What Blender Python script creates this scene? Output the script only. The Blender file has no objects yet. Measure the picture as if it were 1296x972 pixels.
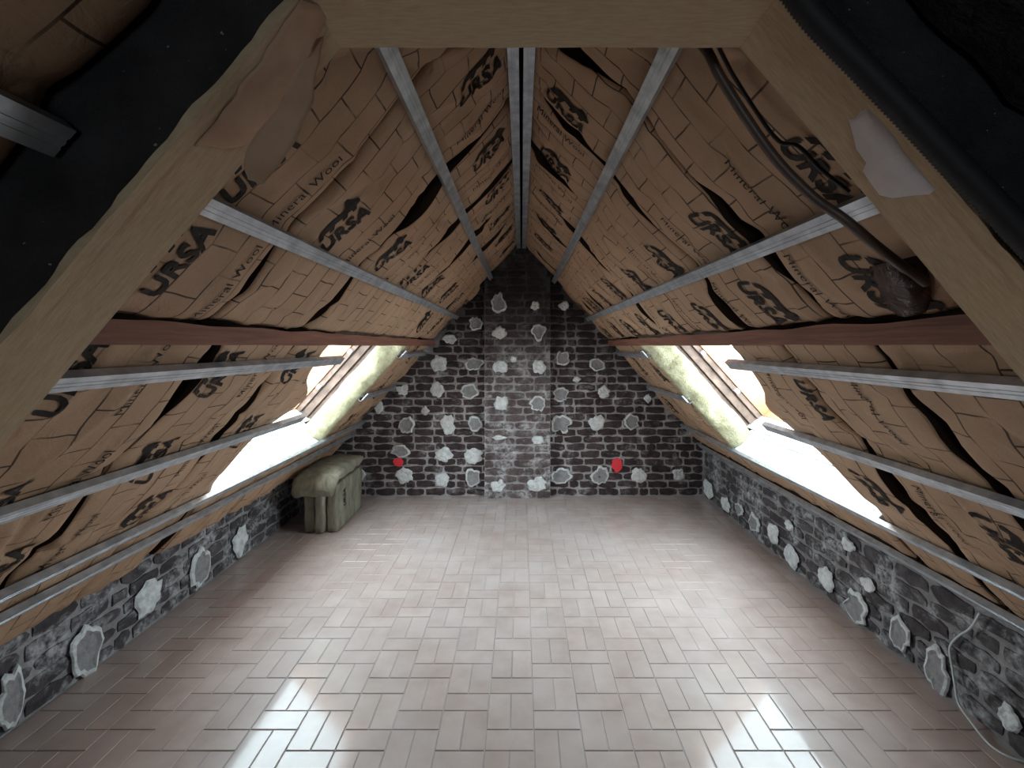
import bpy, bmesh, math, random
from mathutils import Vector, Matrix, noise
from mathutils.geometry import tessellate_polygon
random.seed(7)
S = bpy.context.scene
COL = S.collection

# ------------------------------------------------------------------ camera, sky, exposure
CAMZ = 1.5
FP = 575.0                      # focal length in pixels of the 1296 px frame
cam = bpy.data.cameras.new('camera'); cam_o = bpy.data.objects.new('camera', cam); COL.objects.link(cam_o)
cam_o.location = (0, 0, CAMZ); cam_o.rotation_euler = (math.radians(90), 0, 0)
cam.sensor_width = 36; cam.lens = FP / 1296 * 36
cam.shift_x = -12 / 1296; cam.shift_y = -48 / 1296
cam.clip_start = 0.02
S.camera = cam_o
S.view_settings.view_transform = 'Standard'
S.view_settings.look = 'None'
S.view_settings.gamma = 1
S.view_settings.use_curve_mapping = False
S.view_settings.exposure = 1.4
SKY = 6.6
w = bpy.data.worlds.new('overcast_sky'); S.world = w; w.use_nodes = True
nt = w.node_tree
bg = nt.nodes['Background']; bg.inputs[1].default_value = SKY
bg.inputs[0].default_value = (0.80, 0.91, 1.0, 1)

# ------------------------------------------------------------------ room numbers (metres)
RH = 1.03                       # ridge above the camera
SL = 1.12                       # roof slope dz/dx
RZ = CAMZ + RH
NL = math.sqrt(1 + SL * SL)
NX, NZ = SL / NL, 1 / NL        # outward normal of the right slope
XL, XR, YB, YF = -1.98, 1.822, 4.56, -1.6
DECK = 0.20                     # deck lies this far outside the paper
WIN = {-1: (2.28, 3.64, 0.90, 1.59), 1: (2.05, 3.48, 0.90, 1.612)}   # y0, y1, x0, x1 of the openings

def P(side, x, y, o=0.0):
    """point on a roof slope: x from the ridge, y in depth, o outward from the paper plane"""
    return Vector((side * (x + o * NX), y, RZ - SL * x + o * NZ))
def at(u, v, Y):
    return Vector(((u - 660) / FP * Y, Y, CAMZ - (v - 438) / FP * Y))

# ------------------------------------------------------------------ helpers
def tag(o, label=None, cat=None, group=None, kind=None):
    if label: o['label'] = label
    if cat: o['category'] = cat
    if group: o['group'] = group
    if kind: o['kind'] = kind
    return o
def link(name, me, parent=None):
    o = bpy.data.objects.new(name, me); COL.objects.link(o)
    if parent: o.parent = parent
    return o
def mk(name, verts, faces, mat, parent=None, uvs=None, smooth=False):
    me = bpy.data.meshes.new(name); me.from_pydata([tuple(v) for v in verts], [], faces)
    if uvs:
        ul = me.uv_layers.new(name='UVMap')
        for lp in me.loops: ul.data[lp.index].uv = uvs[lp.vertex_index]
    me.materials.append(mat)
    if smooth:
        for p in me.polygons: p.use_smooth = True
    me.update()
    return link(name, me, parent)
def fix_normals(o):
    bm = bmesh.new(); bm.from_mesh(o.data); bmesh.ops.recalc_face_normals(bm, faces=bm.faces); bm.to_mesh(o.data); bm.free()
    return o
def empty(name, loc=(0, 0, 0)):
    o = bpy.data.objects.new(name, None); COL.objects.link(o); o.location = loc; o.empty_display_size = .1
    return o
def hull8(c):
    """box from 8 corners, order: bottom loop 4, top loop 4"""
    return list(c), [(0, 3, 2, 1), (4, 5, 6, 7), (0, 1, 5, 4), (1, 2, 6, 5), (2, 3, 7, 6), (3, 0, 4, 7)]
def bevel(o, wd, seg=2):
    m = o.modifiers.new('bevel', 'BEVEL'); m.width = wd; m.segments = seg; m.limit_method = 'ANGLE'
    return o
def slope_box(name, side, x0, x1, y0, y1, o0, o1, mat, parent=None, bv=0.002):
    c = [P(side, x, y, o) for o in (o0, o1) for x, y in ((x0, y0), (x1, y0), (x1, y1), (x0, y1))]
    v, f = hull8(c)
    o = fix_normals(mk(name, v, f, mat, parent))
    if bv: bevel(o, bv)
    return o
def wbox(name, x0, x1, y0, y1, z0, z1, mat, parent=None, bv=0.0):
    c = [(x, y, z) for z in (z0, z1) for x, y in ((x0, y0), (x1, y0), (x1, y1), (x0, y1))]
    v, f = hull8(c); o = mk(name, v, f, mat, parent)
    if bv: bevel(o, bv)
    return o
def nz(x, y, z, s=1.0): return noise.noise(Vector((x * s, y * s, z * s)))
def tube(name, pts, r, mat, parent=None, n=10, ribs=0.0, cap=True):
    """swept tube through points (Catmull-Rom smoothed)"""
    P0 = [Vector(p) for p in pts]; path = []
    ext = [P0[0] * 2 - P0[1]] + P0 + [P0[-1] * 2 - P0[-2]]
    sub = 10
    for i in range(1, len(ext) - 2):
        a, b, c, d = ext[i - 1:i + 3]
        for k in range(sub):
            t = k / sub
            path.append(.5 * ((2 * b) + (c - a) * t + (2 * a - 5 * b + 4 * c - d) * t * t + (3 * b - a - 3 * c + d) * t ** 3))
    path.append(P0[-1])
    if ribs:                                  # resample finely for a corrugated pipe
        L = [0]
        for i in range(1, len(path)): L.append(L[-1] + (path[i] - path[i - 1]).length)
        out = []; k = 0; s = 0
        while s < L[-1]:
            while L[k + 1] < s: k += 1
            out.append(path[k].lerp(path[k + 1], (s - L[k]) / max(1e-6, L[k + 1] - L[k]))); s += ribs / 2
        path = out
    vs, fs = [], []
    for i, p in enumerate(path):
        tdir = (path[min(i + 1, len(path) - 1)] - path[max(i - 1, 0)]).normalized()
        a = tdir.cross(Vector((0.3, 0.1, 1))).normalized(); b = tdir.cross(a)
        rr = r * (1 + (0.09 if i % 2 else -0.05)) if ribs else r
        for k in range(n):
            q = 2 * math.pi * k / n
            vs.append(p + (a * math.cos(q) + b * math.sin(q)) * rr)
    for i in range(len(path) - 1):
        for k in range(n):
            fs.append((i * n + k, i * n + (k + 1) % n, (i + 1) * n + (k + 1) % n, (i + 1) * n + k))
    fs.append(tuple(range(n))[::-1]); fs.append(tuple((len(path) - 1) * n + k for k in range(n)))
    return fix_normals(mk(name, vs, fs, mat, parent, smooth=True))

# ------------------------------------------------------------------ materials
def mat(name, col, rough=.7, metal=0.0, spec=.5):
    m = bpy.data.materials.new(name); m.use_nodes = True
    b = m.node_tree.nodes['Principled BSDF']
    b.inputs['Base Color'].default_value = (*col, 1); b.inputs['Roughness'].default_value = rough
    b.inputs['Metallic'].default_value = metal; b.inputs['Specular IOR Level'].default_value = spec
    return m
class N:
    def __init__(s, m): s.t = m.node_tree; s.b = s.t.nodes['Principled BSDF']; s.m = m
    def new(s, t, **k):
        n = s.t.nodes.new(t)
        for a, v in k.items(): setattr(n, a, v)
        return n
    def ln(s, a, b): s.t.links.new(a, b)
    def pos(s): return s.new('ShaderNodeNewGeometry').outputs['Position']
    def noise(s, vec, scale, detail=4, rough=.55, dist=0.0):
        n = s.new('ShaderNodeTexNoise'); n.inputs['Scale'].default_value = scale; n.inputs['Detail'].default_value = detail
        n.inputs['Roughness'].default_value = rough; n.inputs['Distortion'].default_value = dist
        s.ln(vec, n.inputs['Vector']); return n.outputs['Fac']
    def ramp(s, fac, stops):
        r = s.new('ShaderNodeValToRGB'); e = r.color_ramp.elements
        while len(e) < len(stops): e.new(.5)
        for el, (p, c) in zip(e, stops):
            el.position = p; el.color = (*c, 1) if len(c) == 3 else c
        s.ln(fac, r.inputs['Fac']); return r.outputs['Color']
    def mix(s, fac, a, b, mode='MIX'):
        n = s.new('ShaderNodeMix', data_type='RGBA', blend_type=mode)
        for i, x in ((0, fac), (6, a), (7, b)):
            if hasattr(x, 'is_output'): s.ln(x, n.inputs[i])
            elif i == 0: n.inputs[0].default_value = x
            else: n.inputs[i].default_value = (*x, 1)
        return n.outputs[2]
    def math(s, op, a, b=0.0):
        n = s.new('ShaderNodeMath', operation=op)
        for i, x in ((0, a), (1, b)):
            if hasattr(x, 'is_output'): s.ln(x, n.inputs[i])
            else: n.inputs[i].default_value = x
        return n.outputs[0]
    def bump(s, h, strength=.5, dist=.01):
        n = s.new('ShaderNodeBump'); n.inputs['Strength'].default_value = strength; n.inputs['Distance'].default_value = dist
        s.ln(h, n.inputs['Height']); s.ln(n.outputs[0], s.b.inputs['Normal'])
    def base(s, c): s.ln(c, s.b.inputs['Base Color'])
W3 = (1, 1, 1); K3 = (0, 0, 0)

# kraft paper with its printed cutting lines
M_KRAFT = mat('kraft_paper', (.33, .2, .12), .62, spec=.3)
n = N(M_KRAFT)
uv = n.new('ShaderNodeUVMap').outputs[0]
wob = n.new('ShaderNodeTexNoise'); wob.inputs['Scale'].default_value = 5; wob.inputs['Detail'].default_value = 2
n.ln(uv, wob.inputs['Vector'])
va = n.new('ShaderNodeVectorMath', operation='MULTIPLY_ADD')
n.ln(wob.outputs['Color'], va.inputs[0]); va.inputs[1].default_value = (.025, .025, 0); n.ln(uv, va.inputs[2])
bt = n.new('ShaderNodeTexBrick'); n.ln(va.outputs[0], bt.inputs['Vector'])
bt.inputs['Scale'].default_value = 1; bt.inputs['Brick Width'].default_value = .15; bt.inputs['Row Height'].default_value = .095
bt.inputs['Mortar Size'].default_value = .0028; bt.inputs['Mortar Smooth'].default_value = .3
bt.inputs['Color1'].default_value = (0, 0, 0, 1); bt.inputs['Color2'].default_value = (0, 0, 0, 1); bt.inputs['Mortar'].default_value = (1, 1, 1, 1)
fade = n.ramp(n.noise(uv, 6, 2), [(.36, (.2,) * 3), (.52, (.95,) * 3)])
line = n.math('MULTIPLY', bt.outputs['Color'], fade)
tone = n.ramp(n.noise(n.pos(), 3.2, 4), [(.3, (.42, .265, .165)), (.7, (.52, .335, .215))])
fine = n.noise(n.pos(), 130, 2)
tone = n.mix(n.math('MULTIPLY', fine, .35), tone, (.30, .185, .115))
n.base(n.mix(line, tone, (.05, .026, .016)))
n.bump(n.math('ADD', n.noise(n.pos(), 22, 5, .6, 1.2), n.math('MULTIPLY', fine, .1)), .35, .012)

M_INK = mat('black_print', (.018, .013, .012), .6, spec=.2)
n = N(M_INK); n.base(n.ramp(n.noise(n.pos(), 60, 3), [(.4, (.014, .01, .009)), (.75, (.045, .03, .022))]))
M_BACK = mat('dark_brown_wool_side', (.045, .028, .02), .95, spec=.1)  # shade of the joint gaps painted onto the batt sides as dark brown
M_DECK = mat('dark_roof_boarding', (.022, .014, .011), .85)
M_STEEL = mat('galvanised_steel', (.5, .53, .57), .42, .75)
n = N(M_STEEL); n.base(n.ramp(n.noise(n.pos(), 18, 4), [(.3, (.36, .38, .41)), (.7, (.62, .65, .69))])); n.bump(n.noise(n.pos(), 50, 2), .08)
M_PURLIN = mat('red_brown_timber', (.2, .07, .045), .7)
n = N(M_PURLIN)
mp = n.new('ShaderNodeMapping'); mp.inputs['Scale'].default_value = (30, 2, 30); n.ln(n.pos(), mp.inputs[0])
n.base(n.ramp(n.noise(mp.outputs[0], 1.5, 4), [(.3, (.17, .065, .04)), (.7, (.30, .125, .08))])); n.bump(n.noise(mp.outputs[0], 3, 4), .25)
M_PINE = mat('orange_pine', (.55, .27, .13), .5)
n = N(M_PINE)
mp = n.new('ShaderNodeMapping'); mp.inputs['Scale'].default_value = (3, 40, 3); n.ln(n.pos(), mp.inputs[0])
n.base(n.ramp(n.noise(mp.outputs[0], 1.5, 4), [(.3, (.42, .18, .085)), (.7, (.58, .29, .15))]))
M_FRAME = mat('weathered_brown_timber', (.2, .13, .1), .7)
n = N(M_FRAME); n.base(n.ramp(n.noise(n.pos(), 14, 5), [(.3, (.12, .08, .06)), (.7, (.27, .19, .15))])); n.bump(n.noise(n.pos(), 40, 4), .3)
M_WOOL = mat('yellow_mineral_wool', (.6, .55, .33), .95, spec=.1)
n = N(M_WOOL); n.base(n.ramp(n.noise(n.pos(), 25, 6, .7), [(.3, (.30, .28, .165)), (.7, (.50, .48, .33))])); n.bump(n.noise(n.pos(), 70, 5, .7), .9, .012)
M_BALE = mat('compressed_wool_slab', (.33, .29, .2), .95, spec=.1)
n = N(M_BALE)
mp = n.new('ShaderNodeMapping'); mp.inputs['Scale'].default_value = (1, 1, .35); n.ln(n.pos(), mp.inputs[0])
n.base(n.ramp(n.noise(mp.outputs[0], 16, 6, .6), [(.3, (.17, .155, .115)), (.7, (.34, .32, .245))])); n.bump(n.noise(mp.outputs[0], 40, 5, .7), .8, .012)
M_SILL = mat('white_reveal_lining', (.85, .87, .86), .7)
n = N(M_SILL); n.base(n.ramp(n.noise(n.pos(), 9, 4), [(.25, (.55, .58, .57)), (.6, (.75, .77, .76))]))
M_BOARD = mat('tan_fibre_board', (.34, .235, .145), .9, spec=.2)
n = N(M_BOARD)
mp = n.new('ShaderNodeMapping'); mp.inputs['Scale'].default_value = (1, 6, 1); n.ln(n.pos(), mp.inputs[0])
c = n.ramp(n.noise(mp.outputs[0], 28, 4, .6), [(.3, (.46, .34, .22)), (.7, (.60, .455, .31))])
c2 = n.noise(n.pos(), 5, 3)
n.base(n.mix(n.math('MULTIPLY', c2, .4), c, (.38, .27, .17))); n.bump(n.noise(mp.outputs[0], 45, 5, .65), .5, .004)
M_PAPER = mat('torn_brown_paper', (.33, .2, .14), .7, spec=.25)
n = N(M_PAPER); n.base(n.ramp(n.noise(n.pos(), 12, 4), [(.3, (.42, .25, .16)), (.7, (.55, .36, .25))])); n.bump(n.noise(n.pos(), 30, 3), .3)
M_PLASTER = mat('grey_pink_plaster', (.42, .37, .36), .85)
n = N(M_PLASTER); n.base(n.ramp(n.noise(n.pos(), 14, 4), [(.3, (.55, .49, .48)), (.7, (.65, .59, .585))])); n.bump(n.noise(n.pos(), 40, 3), .2)
M_TAR = mat('black_sooty_masonry', (.028, .024, .026), .85, spec=.25)
n = N(M_TAR)
c = n.ramp(n.noise(n.pos(), 9, 5), [(.3, (.016, .014, .015)), (.7, (.045, .040, .042))])
sp = n.ramp(n.noise(n.pos(), 95, 2), [(.735, K3), (.76, W3)])
n.base(n.mix(sp, c, (.28, .25, .24))); n.bump(n.noise(n.pos(), 26, 6, .65), .8, .02)
M_BLACKP = mat('black_plastic_conduit', (.022, .02, .021), .62, spec=.3)
M_BROWNP = mat('brown_plastic_conduit', (.09, .055, .042), .45)
M_CABLE = mat('black_cable', (.02, .016, .015), .5)
M_WCABLE = mat('white_cable', (.6, .62, .62), .5)
M_FILM = mat('dark_brown_film', (.06, .032, .024), .25)
n = N(M_FILM); n.bump(n.noise(n.pos(), 20, 4, .6, 1.5), .8, .02)

def masonry(name, lo, hi, smear, thr, rough=.88, ridge_dark=True):
    m = mat(name, lo, rough, spec=.3); n = N(m)
    c = n.ramp(n.noise(n.pos(), 17, 5, .65), [(.3, lo), (.75, hi)])
    oi = n.new('ShaderNodeObjectInfo')
    c = n.mix(n.math('MULTIPLY', oi.outputs['Random'], .5), c, (lo[0] * .7, lo[1] * .62, lo[2] * .64))
    s1 = n.ramp(n.noise(n.pos(), 5.5, 6, .68, .5), [(thr, K3), (thr + .13, W3)])
    s2 = n.ramp(n.noise(n.pos(), 33, 4, .6), [(.36, K3), (.62, W3)])
    c = n.mix(n.math('MULTIPLY', s1, s2), c, smear)
    if ridge_dark:                                   # darkened towards the ridge
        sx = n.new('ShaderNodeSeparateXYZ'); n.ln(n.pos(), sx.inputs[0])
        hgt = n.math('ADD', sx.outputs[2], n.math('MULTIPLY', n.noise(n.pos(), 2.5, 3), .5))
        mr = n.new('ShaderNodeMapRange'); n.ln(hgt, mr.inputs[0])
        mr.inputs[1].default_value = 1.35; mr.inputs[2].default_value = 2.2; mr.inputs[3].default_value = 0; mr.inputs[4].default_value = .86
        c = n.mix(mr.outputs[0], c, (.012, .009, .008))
    n.base(c); n.bump(n.noise(n.pos(), 60, 5, .65), .6, .008)
    return m
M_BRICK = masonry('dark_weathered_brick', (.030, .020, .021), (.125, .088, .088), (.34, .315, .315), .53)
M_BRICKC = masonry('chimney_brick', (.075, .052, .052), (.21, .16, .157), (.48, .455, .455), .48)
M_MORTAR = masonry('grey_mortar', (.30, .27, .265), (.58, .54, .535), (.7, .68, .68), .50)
M_KBRICK = masonry('slurried_grey_brick', (.045, .038, .04), (.15, .132, .135), (.46, .455, .46), .47, ridge_dark=False)
M_KMORTAR = masonry('rough_grey_mortar', (.20, .185, .185), (.40, .385, .385), (.55, .55, .55), .5, ridge_dark=False)
M_DAB = mat('pale_plaster_dab', (.6, .6, .59), .85)
n = N(M_DAB); n.base(n.ramp(n.noise(n.pos(), 24, 5, .65), [(.3, (.5, .5, .495)), (.65, (.85, .86, .85))])); n.bump(n.noise(n.pos(), 60, 4), .6, .008)
M_DABC = mat('grey_plaster_scar', (.3, .29, .29), .9)
n = N(M_DABC); n.base(n.ramp(n.noise(n.pos(), 30, 5, .65), [(.3, (.22, .21, .21)), (.7, (.37, .36, .36))])); n.bump(n.noise(n.pos(), 60, 4), .6, .006)
M_RED = mat('red_spray_paint', (.9, .045, .06), .5)
M_TILE = mat('brown_clay_tile', (.2, .14, .12), .3)
n = N(M_TILE)
oi = n.new('ShaderNodeObjectInfo')
c = n.ramp(n.noise(n.pos(), 7, 4), [(.3, (.43, .335, .30)), (.7, (.54, .445, .41))])
c = n.mix(n.math('MULTIPLY', oi.outputs['Random'], .35), c, (.34, .26, .235))
dust = n.ramp(n.noise(n.pos(), 1.6, 5, .6), [(.4, K3), (.75, (.45,) * 3)])
n.base(n.mix(dust, c, (.62, .585, .57)))
rr = n.ramp(n.noise(n.pos(), 2.2, 5, .6), [(.3, (.05,) * 3), (.7, (.13,) * 3)])
n.ln(rr, n.b.inputs['Roughness']); n.b.inputs['Specular IOR Level'].default_value = .24
n.b.inputs['Coat Weight'].default_value = .55; n.b.inputs['Coat Roughness'].default_value = .38
M_GROUT = mat('grey_grout', (.46, .43, .42), .8)
M_GLASS = bpy.data.materials.new('window_glass'); M_GLASS.use_nodes = True
t = M_GLASS.node_tree; t.nodes.clear()
o_ = t.nodes.new('ShaderNodeOutputMaterial'); tr = t.nodes.new('ShaderNodeBsdfTransparent'); gl = t.nodes.new('ShaderNodeBsdfGlossy')
gl.inputs['Roughness'].default_value = .02; tr.inputs[0].default_value = (.95, .98, .97, 1)
mx = t.nodes.new('ShaderNodeMixShader'); mx.inputs[0].default_value = .05
t.links.new(tr.outputs[0], mx.inputs[1]); t.links.new(gl.outputs[0], mx.inputs[2]); t.links.new(mx.outputs[0], o_.inputs[0])

# ------------------------------------------------------------------ light portals in the two roof windows (guide the sky light in)
for s in (-1, 1):
    y0, y1, x0, x1 = WIN[s]
    la = bpy.data.lights.new('sky_portal', 'AREA'); la.shape = 'RECTANGLE'; la.size = (x1 - x0) * NL; la.size_y = y1 - y0 + .25
    la.cycles.is_portal = True
    lo = bpy.data.objects.new('sky_portal', la); COL.objects.link(lo)
    c = P(s, (x0 + x1) / 2, (y0 + y1) / 2 + .05, .54)
    zax = Vector((s * NX, 0, NZ)); yax = Vector((0, 1, 0)); xax = yax.cross(zax)
    lo.matrix_world = Matrix(((xax.x, yax.x, zax.x, c.x), (xax.y, yax.y, zax.y, c.y), (xax.z, yax.z, zax.z, c.z), (0, 0, 0, 1)))

# ------------------------------------------------------------------ structure: floor slab, wall backings, roof deck
floor = tag(wbox('floor', XL - .1, XR + .1, YF - .1, YB + .1, -.12, -.003, M_GROUT), kind='structure')

def gable(name, y0, y1, m):
    zo = RZ + DECK * NL
    prof = [(XL - .1, -.1), (XR + .1, -.1), (XR + .1, zo - SL * (XR + .1)), (0, zo), (XL - .1, zo - SL * (-(XL - .1)))]
    vs = [(x, y, z) for y in (y0, y1) for x, z in prof]; k = 5
    fs = [tuple(range(k)), tuple(range(2 * k - 1, k - 1, -1))] + [(i, i + k, (i + 1) % k + k, (i + 1) % k) for i in range(k)]
    return tag(fix_normals(mk(name, vs, fs, m)), kind='structure')
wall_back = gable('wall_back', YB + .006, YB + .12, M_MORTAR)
GW = (-.26, .26, 1.05, 1.6)       # unseen window added in the gable behind the camera for fill light
def gable_front():
    zo = RZ + DECK * NL; a, b, c, d = GW; top = lambda x: zo - SL * abs(x)
    polys = [[(XL - .1, -.1), (a, -.1), (a, top(a)), (XL - .1, top(XL - .1))], [(b, -.1), (XR + .1, -.1), (XR + .1, top(XR + .1)), (b, top(b))],
             [(a, -.1), (b, -.1), (b, c), (a, c)], [(a, d), (b, d), (b, top(b)), (0, zo), (a, top(a))]]
    vs, fs = [], []
    for pl in polys:
        q = len(vs); k = len(pl)
        vs += [(x, y, z) for y in (YF - .12, YF) for x, z in pl]
        fs += [tuple(q + i for i in range(k)), tuple(q + i for i in range(2 * k - 1, k - 1, -1))] + [(q + i, q + i + k, q + (i + 1) % k + k, q + (i + 1) % k) for i in range(k)]
    return tag(fix_normals(mk('wall_front', vs, fs, M_MORTAR)), kind='structure')
wall_front = gable_front()
a, b, c, d = GW
w3 = tag(empty('window_3', (0, YF - .06, c)), kind='structure')  # added window, brightens the truss and boards
for q in ((a, a + .05, c, d), (b - .05, b, c, d), (a + .05, b - .05, c, c + .05), (a + .05, b - .05, d - .05, d), (-.02, .02, c + .05, d - .05)):
    o = wbox('window_frame', q[0], q[1], -.03, .03, q[2] - c, q[3] - c, M_FRAME, w3)
wbox('pane', a + .04, b - .04, -.003, .003, .04, d - c - .04, M_GLASS, w3)
la = bpy.data.lights.new('gable_portal', 'AREA'); la.shape = 'RECTANGLE'; la.size = b - a; la.size_y = d - c; la.cycles.is_portal = True
lo = bpy.data.objects.new('gable_portal', la); COL.objects.link(lo); lo.location = (0, YF - .13, (c + d) / 2); lo.rotation_euler = (math.radians(90), 0, 0)
wall_left = tag(wbox('wall_left', XL - .12, XL - .014, YF, YB, -.1, .60, M_KMORTAR), kind='structure')
wall_right = tag(wbox('wall_right', XR + .014, XR + .12, YF, YB, -.1, .78, M_KMORTAR), kind='structure')

def deck():
    vs, fs = [], []
    for s in (-1, 1):
        y0, y1, x0, x1 = WIN[s]
        xs = [0, x0, x1, 2.12]; ys = [YF - .1, y0, y1 + (.13 if s < 0 else .10), YB + .1]
        for i in range(3):
            for j in range(3):
                if i == 1 and j == 1: continue
                b = len(vs)
                for o in (DECK, DECK + .02):
                    for (x, y) in ((xs[i], ys[j]), (xs[i + 1], ys[j]), (xs[i + 1], ys[j + 1]), (xs[i], ys[j + 1])):
                        p = P(s, x, y, o)
                        if x == 0: p.x = 0; p.z = RZ + o * NL
                        vs.append(p)
                for f in ((0, 3, 2, 1), (4, 5, 6, 7), (0, 1, 5, 4), (1, 2, 6, 5), (2, 3, 7, 6), (3, 0, 4, 7)):
                    fs.append(tuple(b + q for q in f))
    return tag(fix_normals(mk('ceiling', vs, fs, M_DECK)), kind='structure')
ceiling = deck()

# ------------------------------------------------------------------ floor tiles: pairs of upright tiles alternating with one cross tile
TW = 0.0924; TX0 = -0.8766; TY0 = 1.869
def tile_mesh(lx, ly, name):
    g = .0018; b = .0022; t = .0035
    lo = [(-lx / 2 + g, -ly / 2 + g), (lx / 2 - g, -ly / 2 + g), (lx / 2 - g, ly / 2 - g), (-lx / 2 + g, ly / 2 - g)]
    hi = [(x - math.copysign(b, x), y - math.copysign(b, y)) for x, y in lo]
    vs = [(x, y, -.008) for x, y in lo] + [(x, y, -.0016) for x, y in lo] + [(x, y, 0) for x, y in hi]
    fs = [(8, 9, 10, 11)]
    for k in range(4):
        a = (k + 1) % 4
        fs += [(k, a, 4 + a, 4 + k), (4 + k, 4 + a, 8 + a, 8 + k)]
    me = bpy.data.meshes.new(name); me.from_pydata(vs, [], fs); me.materials.append(M_TILE); me.update(); return me
TV, TH = tile_mesh(TW, 2 * TW, 'tile'), tile_mesh(2 * TW, TW, 'tile')
tiles = []
for c in range(-8, 18):
    cx = TX0 + (c - 2) * 2 * TW + 2 * TW / 2          # column c spans one pair width; line at TX0 is right side of column 1
    for k in range(-16, 18):
        r0 = 3 * k - (c - 1)                          # cross tile at rows r0..r0+1
        tiles.append(('h', cx, TY0 - (r0 + .5) * TW)); 
        for q in (-.5, .5): tiles.append(('v', cx + q * TW, TY0 - (r0 + 2) * TW))
tiles = [t for t in tiles if XL + .01 < t[1] < XR + .01 and YF < t[2] < YB - .03]
def key(t):
    if t[2] < .3: return 9e9
    a = abs(t[1]) / t[2] * FP; b = 1.5 / t[2] * FP
    if b > 545 or a > 670: return 8e9 + t[2]
    return t[2]
tiles.sort(key=key)
rnd = random.Random(3)
stuff_v, stuff_f = [], []
for i, (k, x, y) in enumerate(tiles):
    me = TV if k == 'v' else TH
    rx, ry = rnd.gauss(0, .0016), rnd.gauss(0, .0016); dz = rnd.uniform(-.0006, .0006)
    if i < 300:
        o = link('tile', me, floor); o.location = (x, y, dz); o.rotation_euler = (rx, ry, 0)
    else:
        b = len(stuff_v)
        stuff_v += [(x + v.co.x, y + v.co.y, dz + v.co.z + rx * v.co.y - ry * v.co.x) for v in me.vertices]
        stuff_f += [tuple(b + q for q in p.vertices) for p in me.polygons]
o = mk('tile', stuff_v, stuff_f, M_TILE, floor); o['kind'] = 'stuff'

# ------------------------------------------------------------------ brickwork
def brick_variant(seed, rough, mat_):
    r = random.Random(seed); nu, nv = 5, 3
    vs, idx = [], {}
    for j in range(nv):
        for i in range(nu):
            u = -.5 + i / (nu - 1); v = -.5 + j / (nv - 1); edge = (i in (0, nu - 1)) or (j in (0, nv - 1))
            corner = (i in (0, nu - 1)) and (j in (0, nv - 1))
            y = (.3 if corner else .1 if edge else 0) * rough + r.uniform(-.12, .12) * rough
            uu = u * (.94 if corner else 1) + (r.uniform(-.02, .02)); vv = v * (.84 if corner else 1) + r.uniform(-.1, .1) * rough
            idx[i, j] = len(vs); vs.append((uu, y, vv))
    ring = [(i, 0) for i in range(nu)] + [(nu - 1, j) for j in range(1, nv)] + [(i, nv - 1) for i in range(nu - 2, -1, -1)] + [(0, j) for j in range(nv - 2, 0, -1)]
    fs = [(idx[i, j], idx[i + 1, j], idx[i + 1, j + 1], idx[i, j + 1]) for i in range(nu - 1) for j in range(nv - 1)]
    b = len(vs)
    for (i, j) in ring:
        x, y, z = vs[idx[i, j]]; vs.append((x, 1.6, z))
    n_ = len(ring)
    for k in range(n_):
        a = (k + 1) % n_; fs.append((idx[ring[a]], idx[ring[k]], b + k, b + a))
    me = bpy.data.meshes.new('brick'); me.from_pydata(vs, [], fs); me.materials.append(mat_); me.update(); return me

def brickwork(parent, inside, place, u0, u1, z0, z1, variants, yscale, score, seed, course=.075, joint=.014, first=0.0):
    """place(u,z) -> (location, rotation about z)"""
    r = random.Random(seed); out = []
    row = 0; z = z0
    while z < z1:
        u = u0 + (0 if row % 2 else -.1) + r.uniform(-.02, .02)
        while u < u1:
            L = r.choice((.205, .205, .2, .19, .21, .1))
            a, b = max(u, u0), min(u + L, u1)
            zz = z + course / 2
            if b - a > .045 and inside((a + b) / 2, zz, a, b):
                out.append(((a + b) / 2, zz + r.uniform(-.002, .002), b - a - joint, course - joint * r.uniform(.8, 1.25), r.uniform(-.002, .003)))
            u += L
        z += course; row += 1
    out.sort(key=lambda q: score(q[0], q[1]))
    sv, sf = [], []
    for i, (u, zz, L, H, dy) in enumerate(out):
        me = r.choice(variants); loc, rz = place(u, zz, dy)
        M = Matrix.Translation(loc) @ Matrix.Rotation(rz + r.uniform(-.01, .01), 4, 'Z') @ Matrix.Diagonal((L, yscale, H, 1))
        if i < 300:
            o = link('brick', me, parent); o.matrix_basis = M
        else:
            b = len(sv); sv += [M @ v.co for v in me.vertices]; sf += [tuple(b + q for q in p.vertices) for p in me.polygons]
    if sv:
        o = mk('brick', sv, sf, me.materials[0], parent); o['kind'] = 'stuff'
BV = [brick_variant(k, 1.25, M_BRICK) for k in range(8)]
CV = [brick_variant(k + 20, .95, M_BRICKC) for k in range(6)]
KV = [brick_variant(k + 40, 1.6, M_KBRICK) for k in range(10)]
CH0, CH1, CHY = -.368, .288, 4.47        # chimney breast
def roofz(x): return RZ - SL * abs(x)
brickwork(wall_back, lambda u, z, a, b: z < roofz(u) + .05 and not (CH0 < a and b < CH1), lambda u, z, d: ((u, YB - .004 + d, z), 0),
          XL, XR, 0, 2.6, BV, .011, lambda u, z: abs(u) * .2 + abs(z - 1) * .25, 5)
chim = tag(empty('chimney_breast', (0, CHY, 0)), 'paler brick chimney breast standing forward in the middle of the gable wall', 'chimney')
zo = RZ + DECK * NL - .01
cv = [(x, y, z) for y in (.012, YB + .004 - CHY) for x, z in ((CH0 + .004, 0), (CH1 - .004, 0), (CH1 - .004, zo - SL * CH1), (0, zo), (CH0 + .004, zo + SL * CH0))]
fix_normals(mk('masonry_core', cv, [(0, 1, 2, 3, 4), (9, 8, 7, 6, 5)] + [(i, i + 5, (i + 1) % 5 + 5, (i + 1) % 5) for i in range(5)], M_MORTAR, chim))
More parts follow.
